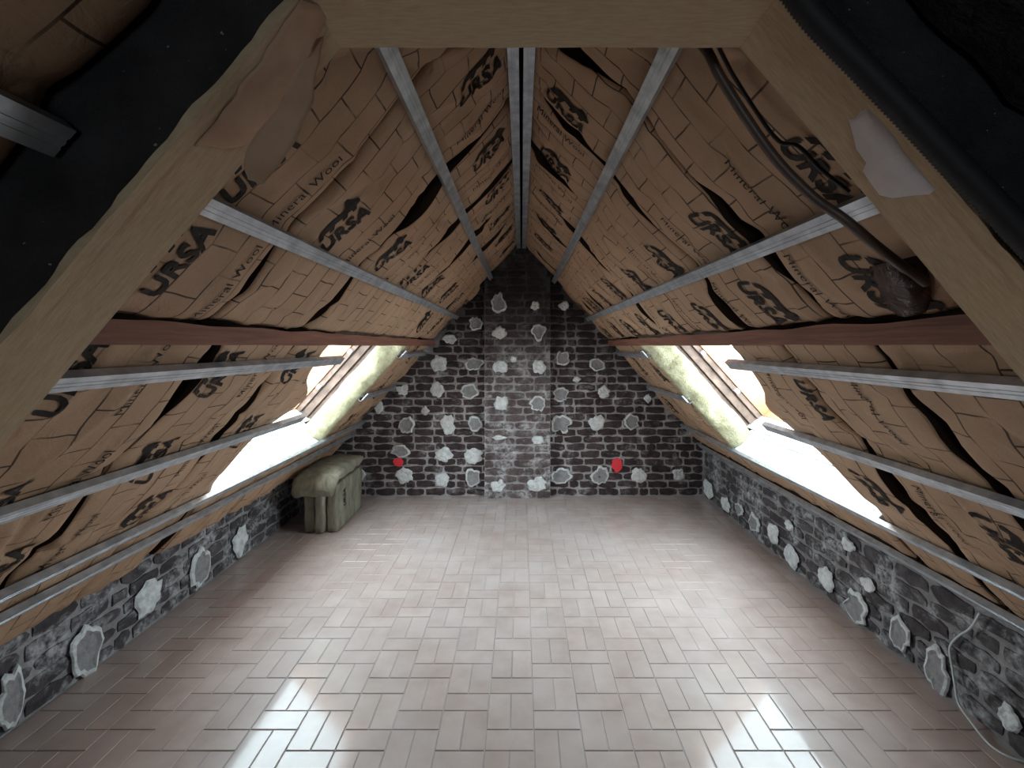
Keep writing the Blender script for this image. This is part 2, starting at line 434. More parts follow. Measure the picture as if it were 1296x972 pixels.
brickwork(chim, lambda u, z, a, b: z < roofz(u) + .05, lambda u, z, d: ((u, d, z), 0), CH0, CH1, 0, 2.6, CV, .011, lambda u, z: z, 6)
brickwork(wall_left, lambda u, z, a, b: True, lambda u, z, d: ((XL - .004 - d, u, z), math.pi / 2), -.2, YB, 0, .44, KV, .014, lambda u, z: u if u > 1.4 else 99, 8, joint=.016)
brickwork(wall_right, lambda u, z, a, b: True, lambda u, z, d: ((XR + .004 + d, u, z), -math.pi / 2), -.2, YB, 0, .58, KV, .014, lambda u, z: u if u > 1.3 else 99, 9, joint=.016)

# mortar / adhesive scars left on the walls
def dab(parent, base, udir, ndir, ru, rz_, seed, style):
    """irregular raised plaster rim with a scraped centre, on a wall; base world point, ndir into the room"""
    r = random.Random(seed); n_ = 22; vs, fs = [], []
    rings = ((1.0, -.004), (.93, .005), (.76, .009), (.6, .002), (.3, .001)) if style == 0 else ((1.0, -.004), (.88, .005), (.62, .009), (.35, .006), (.12, .009))
    up = Vector((0, 0, 1)); ox, oy = r.random() * 50, r.random() * 50
    for (q, h) in rings:
        for k in range(n_):
            a = 2 * math.pi * k / n_
            w_ = 1 + .34 * nz(math.cos(a) * 1.3 + ox, math.sin(a) * 1.3 + oy, 0) + .26 * nz(math.cos(a) * 3.6 + oy, math.sin(a) * 3.6 + ox, q * .5)
            hh = h * (1 + .9 * nz(math.cos(a) * 2 * q + oy, math.sin(a) * 2 * q, 4 + ox)) + .003
            vs.append(base + udir * (math.cos(a) * q * w_ * ru) + up * (math.sin(a) * q * w_ * rz_) + ndir * hh)
    vs.append(base + ndir * rings[-1][1])
    for i in range(len(rings) - 1):
        for k in range(n_):
            fs.append((i * n_ + k, i * n_ + (k + 1) % n_, (i + 1) * n_ + (k + 1) % n_, (i + 1) * n_ + k))
    b = (len(rings) - 1) * n_
    for k in range(n_): fs.append((b + k, b + (k + 1) % n_, len(vs) - 1))
    o = mk('plaster_dab', vs, fs, M_DAB, parent, smooth=False)
    if style == 0:
        o.data.materials.append(M_DABC)
        for p in o.data.polygons:
            if p.index >= 2 * n_: p.material_index = 1
    fix_normals(o)
    if parent is chim:
        o.location = (0, -CHY, 0)
    return o
DABS = [(631,384,10,13,0),(632,421,9,9,1),(681,420,9,10,0),(677,387,5,6,1),(714,387,6,6,1),(602,409,9,8,0),(555,460,10,11,1),(600,461,12,8,0),
 (634,464,9,8,1),(682,464,9,9,1),(712,453,9,9,0),(756,462,10,9,0),(510,493,8,7,1),(553,494,9,9,1),(594,495,12,9,0),(634,511,10,9,1),(681,511,10,11,0),
 (710,499,10,10,0),(764,496,8,8,1),(820,504,5,5,1),(479,516,6,8,1),(514,538,10,11,0),(567,537,9,12,1),(601,537,9,10,0),(632,554,9,3,1),(681,557,8,6,1),
 (710,537,13,11,0),(756,534,11,10,1),(800,534,10,10,0),(507,571,12,8,0),(562,576,10,10,1),(599,577,12,10,1),(512,602,11,10,1),(559,607,10,10,1),
 (599,604,10,12,0),(631,615,10,8,1),(679,613,12,9,1),(710,602,13,10,0),(759,603,11,12,0),(810,602,10,10,1),(859,601,7,8,1),(454,601,8,8,1),(569,429,9,6,1),
 (650,455,4,4,1),(538,520,5,5,1),(730,480,5,4,1)]
for i, (u, v, ru, rv, st) in enumerate(DABS):
    onch = 613 < u < 697; Y = CHY if onch else YB
    p = at(u, v, Y - .006); k = Y / FP
    dab(chim if onch else wall_back, Vector((p.x, Y - .004, p.z)), Vector((1, 0, 0)), Vector((0, -1, 0)), ru * k, rv * k, 100 + i, st)
def side_dab(side, u, v, hw, hh, seed, st):
    X = XL if side < 0 else XR; Y = abs(X) * FP / abs(u - 660); z = CAMZ - (v - 438) / FP * Y
    ru = hw * Y * Y / (FP * abs(X)); rz_ = hh * Y / FP
    dab(wall_left if side < 0 else wall_right, Vector((X - side * .006, Y, z)), Vector((0, 1, 0)), Vector((-side, 0, 0)), ru, rz_, seed, st)
for i, q in enumerate([(12,885,17,38,0),(108,822,20,32,0),(187,757,17,20,1),(254,717,12,24,0),(303,684,9,19,1),(395,628,7,9,1)]): side_dab(-1, *q[:4], 300 + i, q[4])
for i, q in enumerate([(897,619,6,11,1),(919,638,6,10,1),(937,644,5,8,0),(956,662,7,12,0),(979,675,7,12,1),(1002,703,9,14,1),(1046,731,10,13,1),(1084,768,14,20,0),
                       (1141,803,13,22,0),(1188,846,15,30,0),(1279,908,13,18,1),(1075,690,8,8,1),(1100,740,8,9,1),(1000,665,5,6,1)]): side_dab(1, *q[:4], 330 + i, q[4])

# red spray marks
for u, v, ru, rv in ((505, 585, 6.5, 6), (780, 587, 7, 9)):
    p = at(u, v, YB); r = random.Random(u); vs = [(p.x, YB - .014, p.z)]; n_ = 24
    for k in range(n_):
        a = 2 * math.pi * k / n_; q = 1 + .4 * nz(math.cos(a) * 1.7 + .3, math.sin(a) * 1.7 + .6, u * .37)
        vs.append((p.x + math.cos(a) * q * ru * YB / FP, YB - .013, p.z + math.sin(a) * q * rv * YB / FP))
    o = mk('paint_mark', vs, [(0, k + 1, (k + 1) % n_ + 1) for k in range(n_)], M_RED, wall_back)
    o['label'] = 'red sprayed paint spot'

# ------------------------------------------------------------------ insulation batts
RAILX = [(.295), (.63), (.93), (1.25), (1.60), (1.76)]
CRESTS = {-1: [0.0, .292, .63, .885, .952, 1.255, 1.563, 1.678, 2.0], 1: [0.0, .314, .647, .885, .961, 1.255, 1.596, 1.775, 2.0]}
def surf(side, x, y):
    """outward offset of the paper at (x,y)"""
    k = 0; CREST = CRESTS[side]
    while k < len(CREST) - 2 and CREST[k + 1] < x: k += 1
    f = min(1, max(0, (x - CREST[k]) / (CREST[k + 1] - CREST[k])))
    wd = CREST[k + 1] - CREST[k]
    o = -.055 * min(wd, .36) * math.sin(math.pi * f) + .010
    q = 11.3 * side
    o += .010 * nz(x * 1.6 + q, y * 3.2, 1.7) + .005 * nz(x * 5 + q, y * 7, 9.1)
    c = nz(x * 3.1 + q, y * 2.3, 3.3) + .35 * nz(x * 8, y * 6 + q, 5.0)
    o += .010 * max(0, 1 - abs(c) * 7)
    c = nz(x * 4.2, y * 5.1 + q, 13.3)
    o -= .008 * max(0, 1 - abs(c) * 6)
    return o
class Joint:
    def __init__(s, y, seed, big=1.0, tight=False):
        r = random.Random(seed); s.y = y; s.k = r.uniform(-.05, .05); s.ph = r.random() * 99; s.b = []
        if not tight:
            for _ in range(r.choice((3, 4, 4))): s.b.append((r.uniform(.05, 1.8), r.uniform(.04, .12), r.uniform(.012, .038) * big))
        s.tight = tight; s.f = None
    def c(s, x):
        if s.f: return s.f(x)
        return s.y + (0 if s.tight else s.k * (x - .8) + .012 * nz(x * 3, s.ph, 0))
    def w(s, x): return .0015 + sum(a * math.exp(-((x - m) / d) ** 2) for m, d, a in s.b)
def batt(side, x0, x1, ja, jb, label, group):
    ny = max(8, int((jb.y - ja.y) / .0125)); nx = max(6, int((x1 - x0) * NL / .0135))
    vs, fs, uvs = [], [], []
    y_at = lambda x, t: (ja.c(x) + ja.w(x)) * (1 - t) + (jb.c(x) - jb.w(x)) * t
    cols = [-1] + list(range(nx + 1)) + [nx + 1]; rows = [-1] + list(range(ny + 1)) + [ny + 1]
    for i in cols:
        x = x0 + (x1 - x0) * min(nx, max(0, i)) / nx
        if i in (0, -1): x += .006 * nz(ja.y * 3, 7, side)
        for j in rows:
            t = min(ny, max(0, j)) / ny; y = y_at(x, t)
            if i in (-1, nx + 1) or j in (-1, ny + 1):
                o = min(DECK - .03, (abs(XL if side < 0 else XR) - .02 - x) / NX)
            else:
                o = surf(side, x, y)
                e = min(abs(y - ja.c(x)), abs(jb.c(x) - y))
                o += .022 * math.exp(-e / .018)
                ex = min(x - x0, x1 - x) * NL
                o += .012 * math.exp(-ex / .015)
            p = P(side, x, y, o)
            if side * p.x < .004: p.x = side * .004
            vs.append(p); uvs.append((x * NL + side * .03, y))
    R = len(rows)
    for i in range(len(cols) - 1):
        for j in range(R - 1):
            a = i * R + j; fs.append((a, a + 1, a + R + 1, a + R))
    o = mk('insulation_batt', vs, fs, M_KRAFT, None, uvs, smooth=True)
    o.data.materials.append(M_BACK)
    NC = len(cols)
    for p in o.data.polygons:                # tucked-back sides get a dark colour as painted shade in the gaps
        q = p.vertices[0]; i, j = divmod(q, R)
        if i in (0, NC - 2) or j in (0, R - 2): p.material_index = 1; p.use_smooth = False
    bm = bmesh.new(); bm.from_mesh(o.data)
    bmesh.ops.recalc_face_normals(bm, faces=bm.faces)
    bm.faces.ensure_lookup_table()
    mid = bm.faces[len(bm.faces) // 2]
    if mid.normal.z > 0: bmesh.ops.reverse_faces(bm, faces=bm.faces)
    bm.to_mesh(o.data); bm.free()
    return tag(o, label, 'insulation', group)

ORD = ['first', 'second', 'third', 'fourth', 'fifth', 'sixth', 'seventh', 'eighth', 'ninth', 'tenth']
SN = {-1: 'left', 1: 'right'}
YJ = {(-1, 'u'): [.765, 1.28, 1.82, 2.40, 2.88, 3.38, 3.93, YB - .01], (1, 'u'): [.765, 1.29, 1.75, 2.25, 2.75, 3.2, 3.7, 4.15, YB - .01],
      (-1, 'l'): [.765, 1.40, 1.88, 2.32], (1, 'l'): [.765, 1.22, 1.65, 2.05]}
BATTS = []
EXTRA = {(-1, 1.82): (.30, .16, .034), (-1, 2.40): (.22, .13, .03), (-1, 3.38): (.22, .12, .028), (-1, 1.40): (1.02, .09, .045), (-1, 1.88): (1.22, .10, .035),
         (1, 1.29): (.12, .09, .04), (1, 1.75): (.20, .08, .03), (1, 2.25): (.13, .08, .028), (1, 3.2): (.2, .12, .03), (1, 1.22): (1.38, .22, .028), (1, 1.65): (1.50, .22, .034)}
def run(side, js, x0, x1, where, nearname, big=1.0, fartight=True):
    J = []
    for k, y in enumerate(js): J.append(Joint(y, int(y * 997) + side * 13, big, tight=(k in (0, len(js) - 1))))
    if side < 0 and x0 < .5 and len(js) > 5: J[1].b = [(.75, .06, .012)]
    for j_ in J:
        if (side, j_.y) in EXTRA: j_.b.append(EXTRA[side, j_.y])
    nb = len(js) - 1
    if js[-1] == WIN[side][0] or (js[-1] < 2.4 and x0 > .9): J[-1].f = (lambda x: 2.24 + .30 * math.exp(-((x - 1.2) / .10) ** 2)+ .11 * math.exp(-((x - 1.62) / .16) ** 2)) if side < 0 else (lambda x: 2.045 + .18 * math.exp(-((x - 1.22) / .1) ** 2))
    if x0 < .5 and js[-1] > 4: J[-1].f = lambda x: CHY - .016 if x < .40 else YB - .016
    for k in range(nb):
        idx = nb - 1 - k
        lab = f'kraft-faced insulation batt {where}, ' + (f'{ORD[idx]} from {nearname}' if idx else f'right next to {nearname}')
        BATTS.append((side, x0, x1, J[k], J[k + 1], batt(side, x0, x1, J[k], J[k + 1], lab, 'paper-faced insulation batts on the roof slopes')))
for s in (-1, 1):
    y0, y1, x0, x1 = WIN[s]; n_ = SN[s]
    run(s, YJ[s, 'u'], .004, .868, f'above the {n_} purlin', 'the brick gable')
    run(s, YJ[s, 'l'], .915, 1.90 if s < 0 else 1.80, f'below the {n_} purlin', 'the roof window')
    run(s, [y1, y1 + .42, YB - .016], .915, 1.90 if s < 0 else 1.80, f'between {n_} roof window and gable', 'the brick gable', .5)
    run(s, [y0 + (.02 if s > 0 else .07), (y0 + y1) / 2, y1 - .002], x1 + .026, 1.90 if s < 0 else 1.80, f'in the strip under the {n_} roof window', 'the gable', .5)
run(-1, [-1.0, -.35, .10, .632], .004, 1.9, 'on the camera side', 'the black truss')

# ------------------------------------------------------------------ print on the paper
def poly2d(loops, cuts=.0125):
    tris = tessellate_polygon([[Vector((x, y, 0)) for x, y in l] for l in loops]); pts = [p for l in loops for p in l]
    bm = bmesh.new(); bv = [bm.verts.new((x, y, 0)) for x, y in pts]
    for t in tris:
        try: bm.faces.new([bv[i] for i in t])
        except ValueError: pass
    return slice_bm(bm, cuts)
def slice_bm(bm, st):
    xs = [v.co.x for v in bm.verts]; ys = [v.co.y for v in bm.verts]
    for ax, lo, hi in ((0, min(xs), max(xs)), (1, min(ys), max(ys))):
        c = math.ceil(lo / st) * st
        while c < hi:
            co = Vector((0, 0, 0)); co[ax] = c; no = Vector((0, 0, 0)); no[ax] = 1
            bmesh.ops.bisect_plane(bm, geom=bm.verts[:] + bm.edges[:] + bm.faces[:], plane_co=co, plane_no=no)
            c += st
    vs = [v.co.to_2d() for v in bm.verts]; bm.verts.index_update()
    fs = [tuple(v.index for v in f.verts) for f in bm.faces]; bm.free()
    return vs, fs
def text2d(body, size, shear=0.0, fat=0.0, sx=1.0, spacing=1.0):
    cu = bpy.data.curves.new('lettering', 'FONT'); cu.body = body; cu.size = size; cu.shear = shear; cu.offset = fat
    cu.align_x = 'CENTER'; cu.space_character = spacing; cu.resolution_u = 3
    o = bpy.data.objects.new('lettering', cu); COL.objects.link(o)
    me = bpy.data.meshes.new_from_object(o.evaluated_get(bpy.context.evaluated_depsgraph_get()))
    bm = bmesh.new(); bm.from_mesh(me)
    for v in bm.verts: v.co.x *= sx
    bpy.data.objects.remove(o); bpy.data.curves.remove(cu); bpy.data.meshes.remove(me)
    bmesh.ops.remove_doubles(bm, verts=bm.verts, dist=1e-6)
    return slice_bm(bm, .0125)
T_URSA = text2d('URSA', .082, .25, .0028, 1.02, 1.02)
T_MW = text2d('Mineral Wool', .045, 0, .0, 1.0, 1.06)
BEAR = [[(-.062, .066), (-.05, .085), (-.03, .103), (0, .112), (.035, .112), (.062, .106), (.083, .112), (.098, .128), (.113, .124), (.124, .108), (.142, .095), (.136, .086), (.118, .082),
         (.108, .066), (.092, .066), (.094, .08), (.078, .083), (.066, .066), (.046, .066), (.052, .082), (.022, .086), (.006, .066), (-.014, .066), (-.006, .082), (-.03, .082), (-.042, .066)]]
T_BEAR = poly2d([[(x * .95 - .02, y + .007) for x, y in BEAR[0]]])
PR = []
def print_on(side, x, y, kind):
    tgt = None
    for b in BATTS:
        if b[0] == side and b[1] + .02 < x < b[2] - .02 and b[3].y + .05 < y < b[4].y - .02: tgt = b
    if not tgt: return
    _, x0, x1, ja, jb, obj = tgt
    sets = [T_MW] if kind == 'm' else [T_URSA, T_BEAR]
    for k, (vs, fs) in enumerate(sets):
        out = []; keep = []
        for v in vs:
            xx = x + side * v.x / NL; yy = y - v.y
            ok = x0 + .004 < xx < x1 - .004 and ja.c(xx) + ja.w(xx) + .004 < yy < jb.c(xx) - jb.w(xx) - .004
            e = min(abs(yy - ja.c(xx)), abs(jb.c(xx) - yy)); ex = min(xx - x0, x1 - xx) * NL
            o = surf(side, xx, yy) + .022 * math.exp(-e / .018) + .012 * math.exp(-max(0, ex) / .015) - .0036
            out.append(P(side, xx, yy, o)); keep.append(ok)
        ff = [f for f in fs if all(keep[i] for i in f)]
        if ff:
            o = mk('printed_logo' if k else 'printed_lettering', out, ff, M_INK, obj)
            o['label'] = 'black printed bear emblem' if k else 'black printed lettering'
rj = random.Random(21)
ROWS = {-1: {.15: (1.5, .52), .575: (.99, .495), .765: (.99, .5), 1.0: (1.0, .52), 1.275: (1.10, .5), 1.5: (1.3, .52)},
        1: {.165: (1.62, .5), .595: (.93, .5), .80: (1.03, .47), 1.095: (1.21, .49), 1.42: (1.35, .5)}}
for s in (-1, 1):
    for x, (ys, st) in ROWS[s].items():
        y = ys
        while y < 4.5:
            if s < 0 and x == .765 and 1.3 < y < 3: y += st; continue
            print_on(s, x + rj.uniform(-.012, .012), y + .03, 'u'); print_on(s, x + rj.uniform(-.012, .012), y + st * .42, 'm')
            y += st
print_on(-1, .62, .25, 'u'); print_on(-1, .45, -.1, 'm'); print_on(-1, .45, .25, 'u')

# ------------------------------------------------------------------ steel rails
PROF = [(-.024, 0), (-.009, 0), (-.0075, .0025), (-.0045, .0025), (-.003, 0), (.003, 0), (.0045, .0025), (.0075, .0025), (.009, 0), (.024, 0),
        (.024, .024), (.018, .027), (.018, .0255), (.0225, .023), (.0225, .0015), (-.0225, .0015), (-.0225, .023), (-.018, .0255), (-.018, .027), (-.024, .024)]
def rail(origin, ex, en, y0, y1, label, group, w_=1.0, parent=None):
    """channel along y; ex across the face, en outward (towards the roof)"""
    k = len(PROF); vs = []
    for y in (y0, y1):
        for a, b in PROF: vs.append(Vector((origin[0], y, origin[1])) + ex * a * w_ + en * b)
    fs = [(i, (i + 1) % k, (i + 1) % k + k, i + k) for i in range(k)] + [tuple(range(k)), tuple(range(2 * k - 1, k - 1, -1))]
    o = fix_normals(mk('steel_rail', vs, fs, M_STEEL, parent))
    if not parent: tag(o, label, 'rail', group)
    return o
def slope_rail(s, ratio, y0, y1, label, proud=.03, w_=.85):
    x = (RH - proud * NL) / (ratio + SL)
    # nearly flat lie on slope: the room-side face is at 'proud' inside the paper plane
    org = Vector((s * x, 0, RZ - proud * NL - SL * x))
    ex = Vector((s * NZ, 0, -NX)); en = Vector((s * NX, 0, NZ))
    return rail((org.x, org.z), ex, en, y0, y1, label, 'galvanised rails running along the roof slopes', w_)
YT = .762
slope_rail(-1, 2.25, YT, YB - .02, 'grey steel rail high on the left slope, next to the ridge rails')
slope_rail(1, 2.02, YT, YB - .02, 'grey steel rail high on the right slope, next to the ridge rails')
slope_rail(-1, .442, YT, YB - .02, 'grey steel rail halfway between ridge and red-brown purlin on the left slope')
slope_rail(1, .402, YT, YB - .02, 'grey steel rail on the right slope crossed by the brown conduit')
slope_rail(-1, -.086, YT, 2.42, 'grey steel rail just under the left purlin, ending at the roof window')
slope_rail(1, -.095, YT, 2.12, 'grey steel rail just under the right purlin, ending at the roof window')
slope_rail(-1, -.335, YT, 2.62, 'grey steel rail halfway down the lower left slope, ending over the window corner')
slope_rail(1, -.335, YT, 2.35, 'grey steel rail halfway down the lower right slope, ending over the window corner')
slope_rail(-1, -.49, YT, YB - .02, 'upper of the two long rails below the left roof window')
slope_rail(1, -.503, YT, YB - .02, 'upper of the two long rails below the right roof window')
slope_rail(-1, -.533, YT, YB - .02, 'lowest steel rail on the left slope, just above the brick knee wall')
slope_rail(1, -.565, YT, YB - .02, 'lowest steel rail on the right slope, just above the brick knee wall')
for s in (-1, 1):
    for rt, tx in ((-.086, 'upper'), (-.335, 'lower')):
        y1 = WIN[s][1]
        o = slope_rail(s, rt, y1 - .06, YB - .02, f'{tx} short rail between the {SN[s]} roof window and the gable')
        x = (RH - .03 * NL) / (rt + SL)
        c = slope_box('end_clip', s, x - .022, x + .022, y1 - .075, y1 - .005, -.040, -.031, M_STEEL, o, .001)
slope_rail(-1, .442, -1.0, .628, 'steel rail at the upper left corner of view, on the camera side of the truss', w_=1.0)
for k, dx in enumerate((-.0265, .0265)):
    rail((dx - .001, RZ - .075), Vector((1, 0, 0)), Vector((0, 0, 1)), YT, CHY - .02, f'{("left", "right")[k]} rail of the pair under the ridge', 'pair of rails under the ridge', .78)

# ------------------------------------------------------------------ purlins
for s in (-1, 1):
    vs, fs = [], []; n_ = 60; k = 4
    for i in range(n_ + 1):
        y = YT + (YB - .012 - YT) * i / n_; q = .004 * nz(y * 3, s * 5, 0)
        zt = CAMZ + .058 + .008 * nz(y * 5, s, 2) ; zb = CAMZ + .003 + q
        for x, z in ((.868 - q, zt), (.866 - q, zb), (.925, zb), (1.0, zt)): vs.append((s * x, y, z))
    for i in range(n_):
        for j in range(k): fs.append((i * k + j, i * k + (j + 1) % k, (i + 1) * k + (j + 1) % k, (i + 1) * k + j))
    fs += [tuple(range(k)), tuple(n_ * k + j for j in range(k))]
    tag(fix_normals(mk('roof_purlin', vs, fs, M_PURLIN)), f'long red-brown timber purlin along the {SN[s]} slope, at the top of the {SN[s]} roof window', 'beam', 'purlins')

# ------------------------------------------------------------------ roof windows
for s in (-1, 1):
    y0, y1, x0, x1 = WIN[s]; nm = SN[s]
    win = tag(empty(f'window_{1 if s < 0 else 2}', P(s, (x0 + x1) / 2, (y0 + y1) / 2, 0)), kind='structure')
    def wb(name, *a, **k):
        o = slope_box(name, s, *a, **k); o.parent = win; o.matrix_parent_inverse = Matrix.Translation(-win.location); return o
    O0, O1, OG = .205, .52, .49; yf = y1 + (.13 if s < 0 else .10)
    wb('side_board', x0 - .02, x1 + .02, yf - .015, yf + .03, O0, .235, M_FRAME)
    wb('side_board', x0 - .02, x1 + .02, yf - .035, yf + .03, .242, .30, M_FRAME)
    wb('side_board', x0 - .02, x1 + .02, yf - .055, yf + .03, .307, .345, M_FRAME)
    wb('side_board', x0 - .02, x1 + .02, y0 - .03, y0 + .02, O0 - .16, .345, M_FRAME)
    wb('head_board', x0 - .05, x0 + .02, y0, yf, O0 - .16, .345, M_FRAME)
    wb('sill_board', x1 - .0, x1 + .02, y0, y1, -.012, .16, M_SILL)
    wb('sill_board', x1 - .004, x1 + .05, y0, yf, .205, .345, M_SILL)
    wb('sill_board', x1 - .002, x1 + .03, y0, y1, .163, .202, M_SILL)
    # sash: four rails
    g = .05
    wb('sash', x0 - .03, x1 + .03, yf - .065, yf + .03, .35, O1, M_PINE)
    wb('sash', x0 - .03, x1 + .03, y0 - .03, y0 + g, .35, O1, M_PINE)
    wb('sash', x0 - .03, x0 + .13, y0 + g, yf - .065, .35, O1, M_PINE)
    wb('sash', x1 - .004, x1 + .04, y0 + g, yf - .065, .35, O1, M_PINE)
    wb('pane', x0 + .122, x1 + .002, y0 + g - .008, yf - .06, OG, OG + .006, M_GLASS, bv=0)
    # small white blocks fixed on the far side board
    for xx in (.35, .72):
        wb('mounting_block', x0 + (x1 - x0) * xx, x0 + (x1 - x0) * xx + .025, yf - .075, yf - .055, .31, .34, M_SILL)
    # mineral wool edge along the far side of the opening
    nx_, no_ = 44, 14; vs, fs = [], []
    for i in range(nx_ + 1):
        x = x0 + (x1 - x0 + .0) * i / nx_
        for j in range(no_ + 1):
            o = -.008 + (.185) * j / no_
            bul = .035 * math.sin(math.pi * j / no_) ** .6 + .022 * nz(x * 9, o * 10, s * 3) + .01 * nz(x * 30, o * 25, s)
            step = .022 * (1 if math.sin(x * 17 + s) > .55 else 0)
            vs.append(P(s, x, y1 - .018 - max(0, bul + step), o))
    m = len(vs)
    for i in range(nx_ + 1):
        x = x0 + (x1 - x0) * i / nx_
        for o in (-.008, .177): vs.append(P(s, x, y1, o))
    for i in range(nx_):
        for j in range(no_): fs.append((i * (no_ + 1) + j, i * (no_ + 1) + j + 1, (i + 1) * (no_ + 1) + j + 1, (i + 1) * (no_ + 1) + j))
    w_ = mk('mineral_wool_strip', vs[:m], fs, M_WOOL, smooth=True)
    sm = w_.modifiers.new('thick', 'SOLIDIFY'); sm.thickness = .012; sm.offset = -1
    tag(w_, f'yellow mineral wool edge lining the far side of the {nm} roof window', 'insulation', 'wool strips beside the roof windows')

# ------------------------------------------------------------------ truss with fibre-board lining
D1, D2 = .64, .757
HL, HR, SS = .857, .932, 1.18          # soffit apex heights above the camera for the two legs, slope
HB = .50                                # collar beam underside above the camera
truss = tag(empty('roof_truss', (0, D1, 0)), 'black sooty roof truss arching over the foreground, lined underneath with tan fibre board', 'truss')
def loc(vs): return [Vector(v) - Vector((0, D1, 0)) for v in vs]
def leg_body(s, h):
    n1, n2 = 46, 7; r = random.Random(s); vs, fs = [], []
    xa = 0.0; xb = 1.80 if s > 0 else 1.93
    for i in range(n1 + 1):
        x = xa + (xb - xa) * i / n1
        zi = CAMZ + h - SS * x + .016; zo_ = RZ - SL * x + DECK * NL * .9
        zi = max(zi, .005)
        for j in range(n2 + 1):
            z = zi + (zo_ - zi) * j / n2
            y = D1 + .006 * nz(x * 9, z * 9, s * 4) + .004 * nz(x * 30, z * 30, s)
            vs.append((s * x, y, z + (0.004 * nz(x * 40, 3, s) if j == 0 else 0)))
        vs.append((s * x, D2, zo_)); vs.append((s * x, D2, zi))
    k = n2 + 3
    for i in range(n1):
        for j in range(k): fs.append((i * k + j, i * k + (j + 1) % k, (i + 1) * k + (j + 1) % k, (i + 1) * k + j))
    fs += [tuple(range(k)), tuple(n1 * k + j for j in range(k))]
    return fix_normals(mk('rafter', loc(vs), fs, M_TAR, truss))
leg_body(-1, HL); leg_body(1, HR)
# collar beam (black, above the board)
xc0 = -(HL - HB) / SS; xc1 = (HR - HB) / SS
cb = wbox('collar_beam', xc0 - .02, xc1 + .02, 0.002, D2 - D1, CAMZ + HB + .016, CAMZ + HB + .17, M_TAR, truss)
def board(name, pa, pb, th, seed, y_near=D1 - .004, y_far=D2 + .004, rag=.006):
    """lining board from pa to pb (x,z) with a ragged near edge; th = thickness vector (x,z)"""
    n1, n2 = 70, 6; vs, fs = [], []
    for lay in (0, 1):
        for i in range(n1 + 1):
            t = i / n1; x = pa[0] + (pb[0] - pa[0]) * t; z = pa[1] + (pb[1] - pa[1]) * t
            for j in range(n2 + 1):
                q = j / n2; y = y_near + (y_far - y_near) * q - D1
                if j == 0: y += rag * (nz(t * 22, seed, lay) + .6 * nz(t * 70, seed, 3))
                d = .0012 * nz(x * 20, y * 20, seed)
                vs.append((x + th[0] * lay, y, z + th[1] * lay + d))
    m = (n1 + 1) * (n2 + 1); w2 = n2 + 1
    for i in range(n1):
        for j in range(n2):
            a = i * w2 + j; fs.append((a, a + 1, a + w2 + 1, a + w2)); fs.append((m + a, m + a + w2, m + a + w2 + 1, m + a + 1))
    for i in range(n1):
        a = i * w2; fs.append((a, a + w2, m + a + w2, m + a)); a += n2; fs.append((a, m + a, m + a + w2, a + w2))
    for j in range(n2):
        fs.append((j, m + j, m + j + 1, j + 1)); a = n1 * w2 + j; fs.append((a, a + 1, m + a + 1, m + a))
    return fix_normals(mk(name, vs, fs, M_BOARD, truss, smooth=False))
u = 1 / math.hypot(1, SS)
for s, h in ((-1, HL), (1, HR)):
    xe = (h - HB) / SS; xb = 1.23
    board('lining_board', (s * xe, CAMZ + HB), (s * xb, CAMZ + h - SS * xb), (s * SS * u * .013, u * .013), s * 3.3)
    xb2 = min(1.94 if s < 0 else 1.79, (CAMZ + h) / SS - .01)
    board('lining_board', (s * xb, CAMZ + h - SS * xb), (s * xb2, CAMZ + h - SS * xb2), (s * SS * u * .013, u * .013), s * 6.3)
    # second, thinner facing strip along the near edge, as a frayed layer
    board('edge_strip', (s * (xe + .12), CAMZ + h - SS * (xe + .12) - .001), (s * 1.2, CAMZ + h - SS * 1.2 - .001), (-s * SS * u * .003, -u * .003), s * 9.1, D1 - .010, D1 + .012, .005)
board('lining_board', (xc0 - .004, CAMZ + HB), (xc1 + .004, CAMZ + HB), (0, .013), 5.5)
# plaster patch on the right board
def soffit_pt(u_, v_, s, h, lift):
    a = abs(u_ - 660); b = 438 - v_
    t = (h - lift) / (b + SS * a); return Vector((s * a * t, FP * t, CAMZ + b * t))
pp = [(1088, 142), (1102, 134), (1116, 147), (1132, 165), (1150, 192), (1168, 216), (1187, 238), (1176, 246), (1150, 248), (1130, 251), (1113, 247), (1102, 232), (1092, 216), (1097, 205), (1083, 186), (1079, 168), (1074, 152), (1082, 150)]
lo_ = [soffit_pt(a, b, 1, HR, .0012) for a, b in pp]; c = sum(lo_, Vector()) / len(lo_)
hi_ = [p.lerp(c, .1) + Vector((-SS * u, 0, -u)) * .004 for p in lo_]; cc = c + Vector((-SS * u, 0, -u)) * .005
nv = len(pp)
o = fix_normals(mk('plaster_patch', loc(lo_ + hi_ + [cc]), [(i, (i + 1) % nv, (i + 1) % nv + nv, i + nv) for i in range(nv)] + [(i + nv, (i + 1) % nv + nv, 2 * nv) for i in range(nv)], M_PLASTER, truss, smooth=True))
o['label'] = 'pale grey plaster patch'
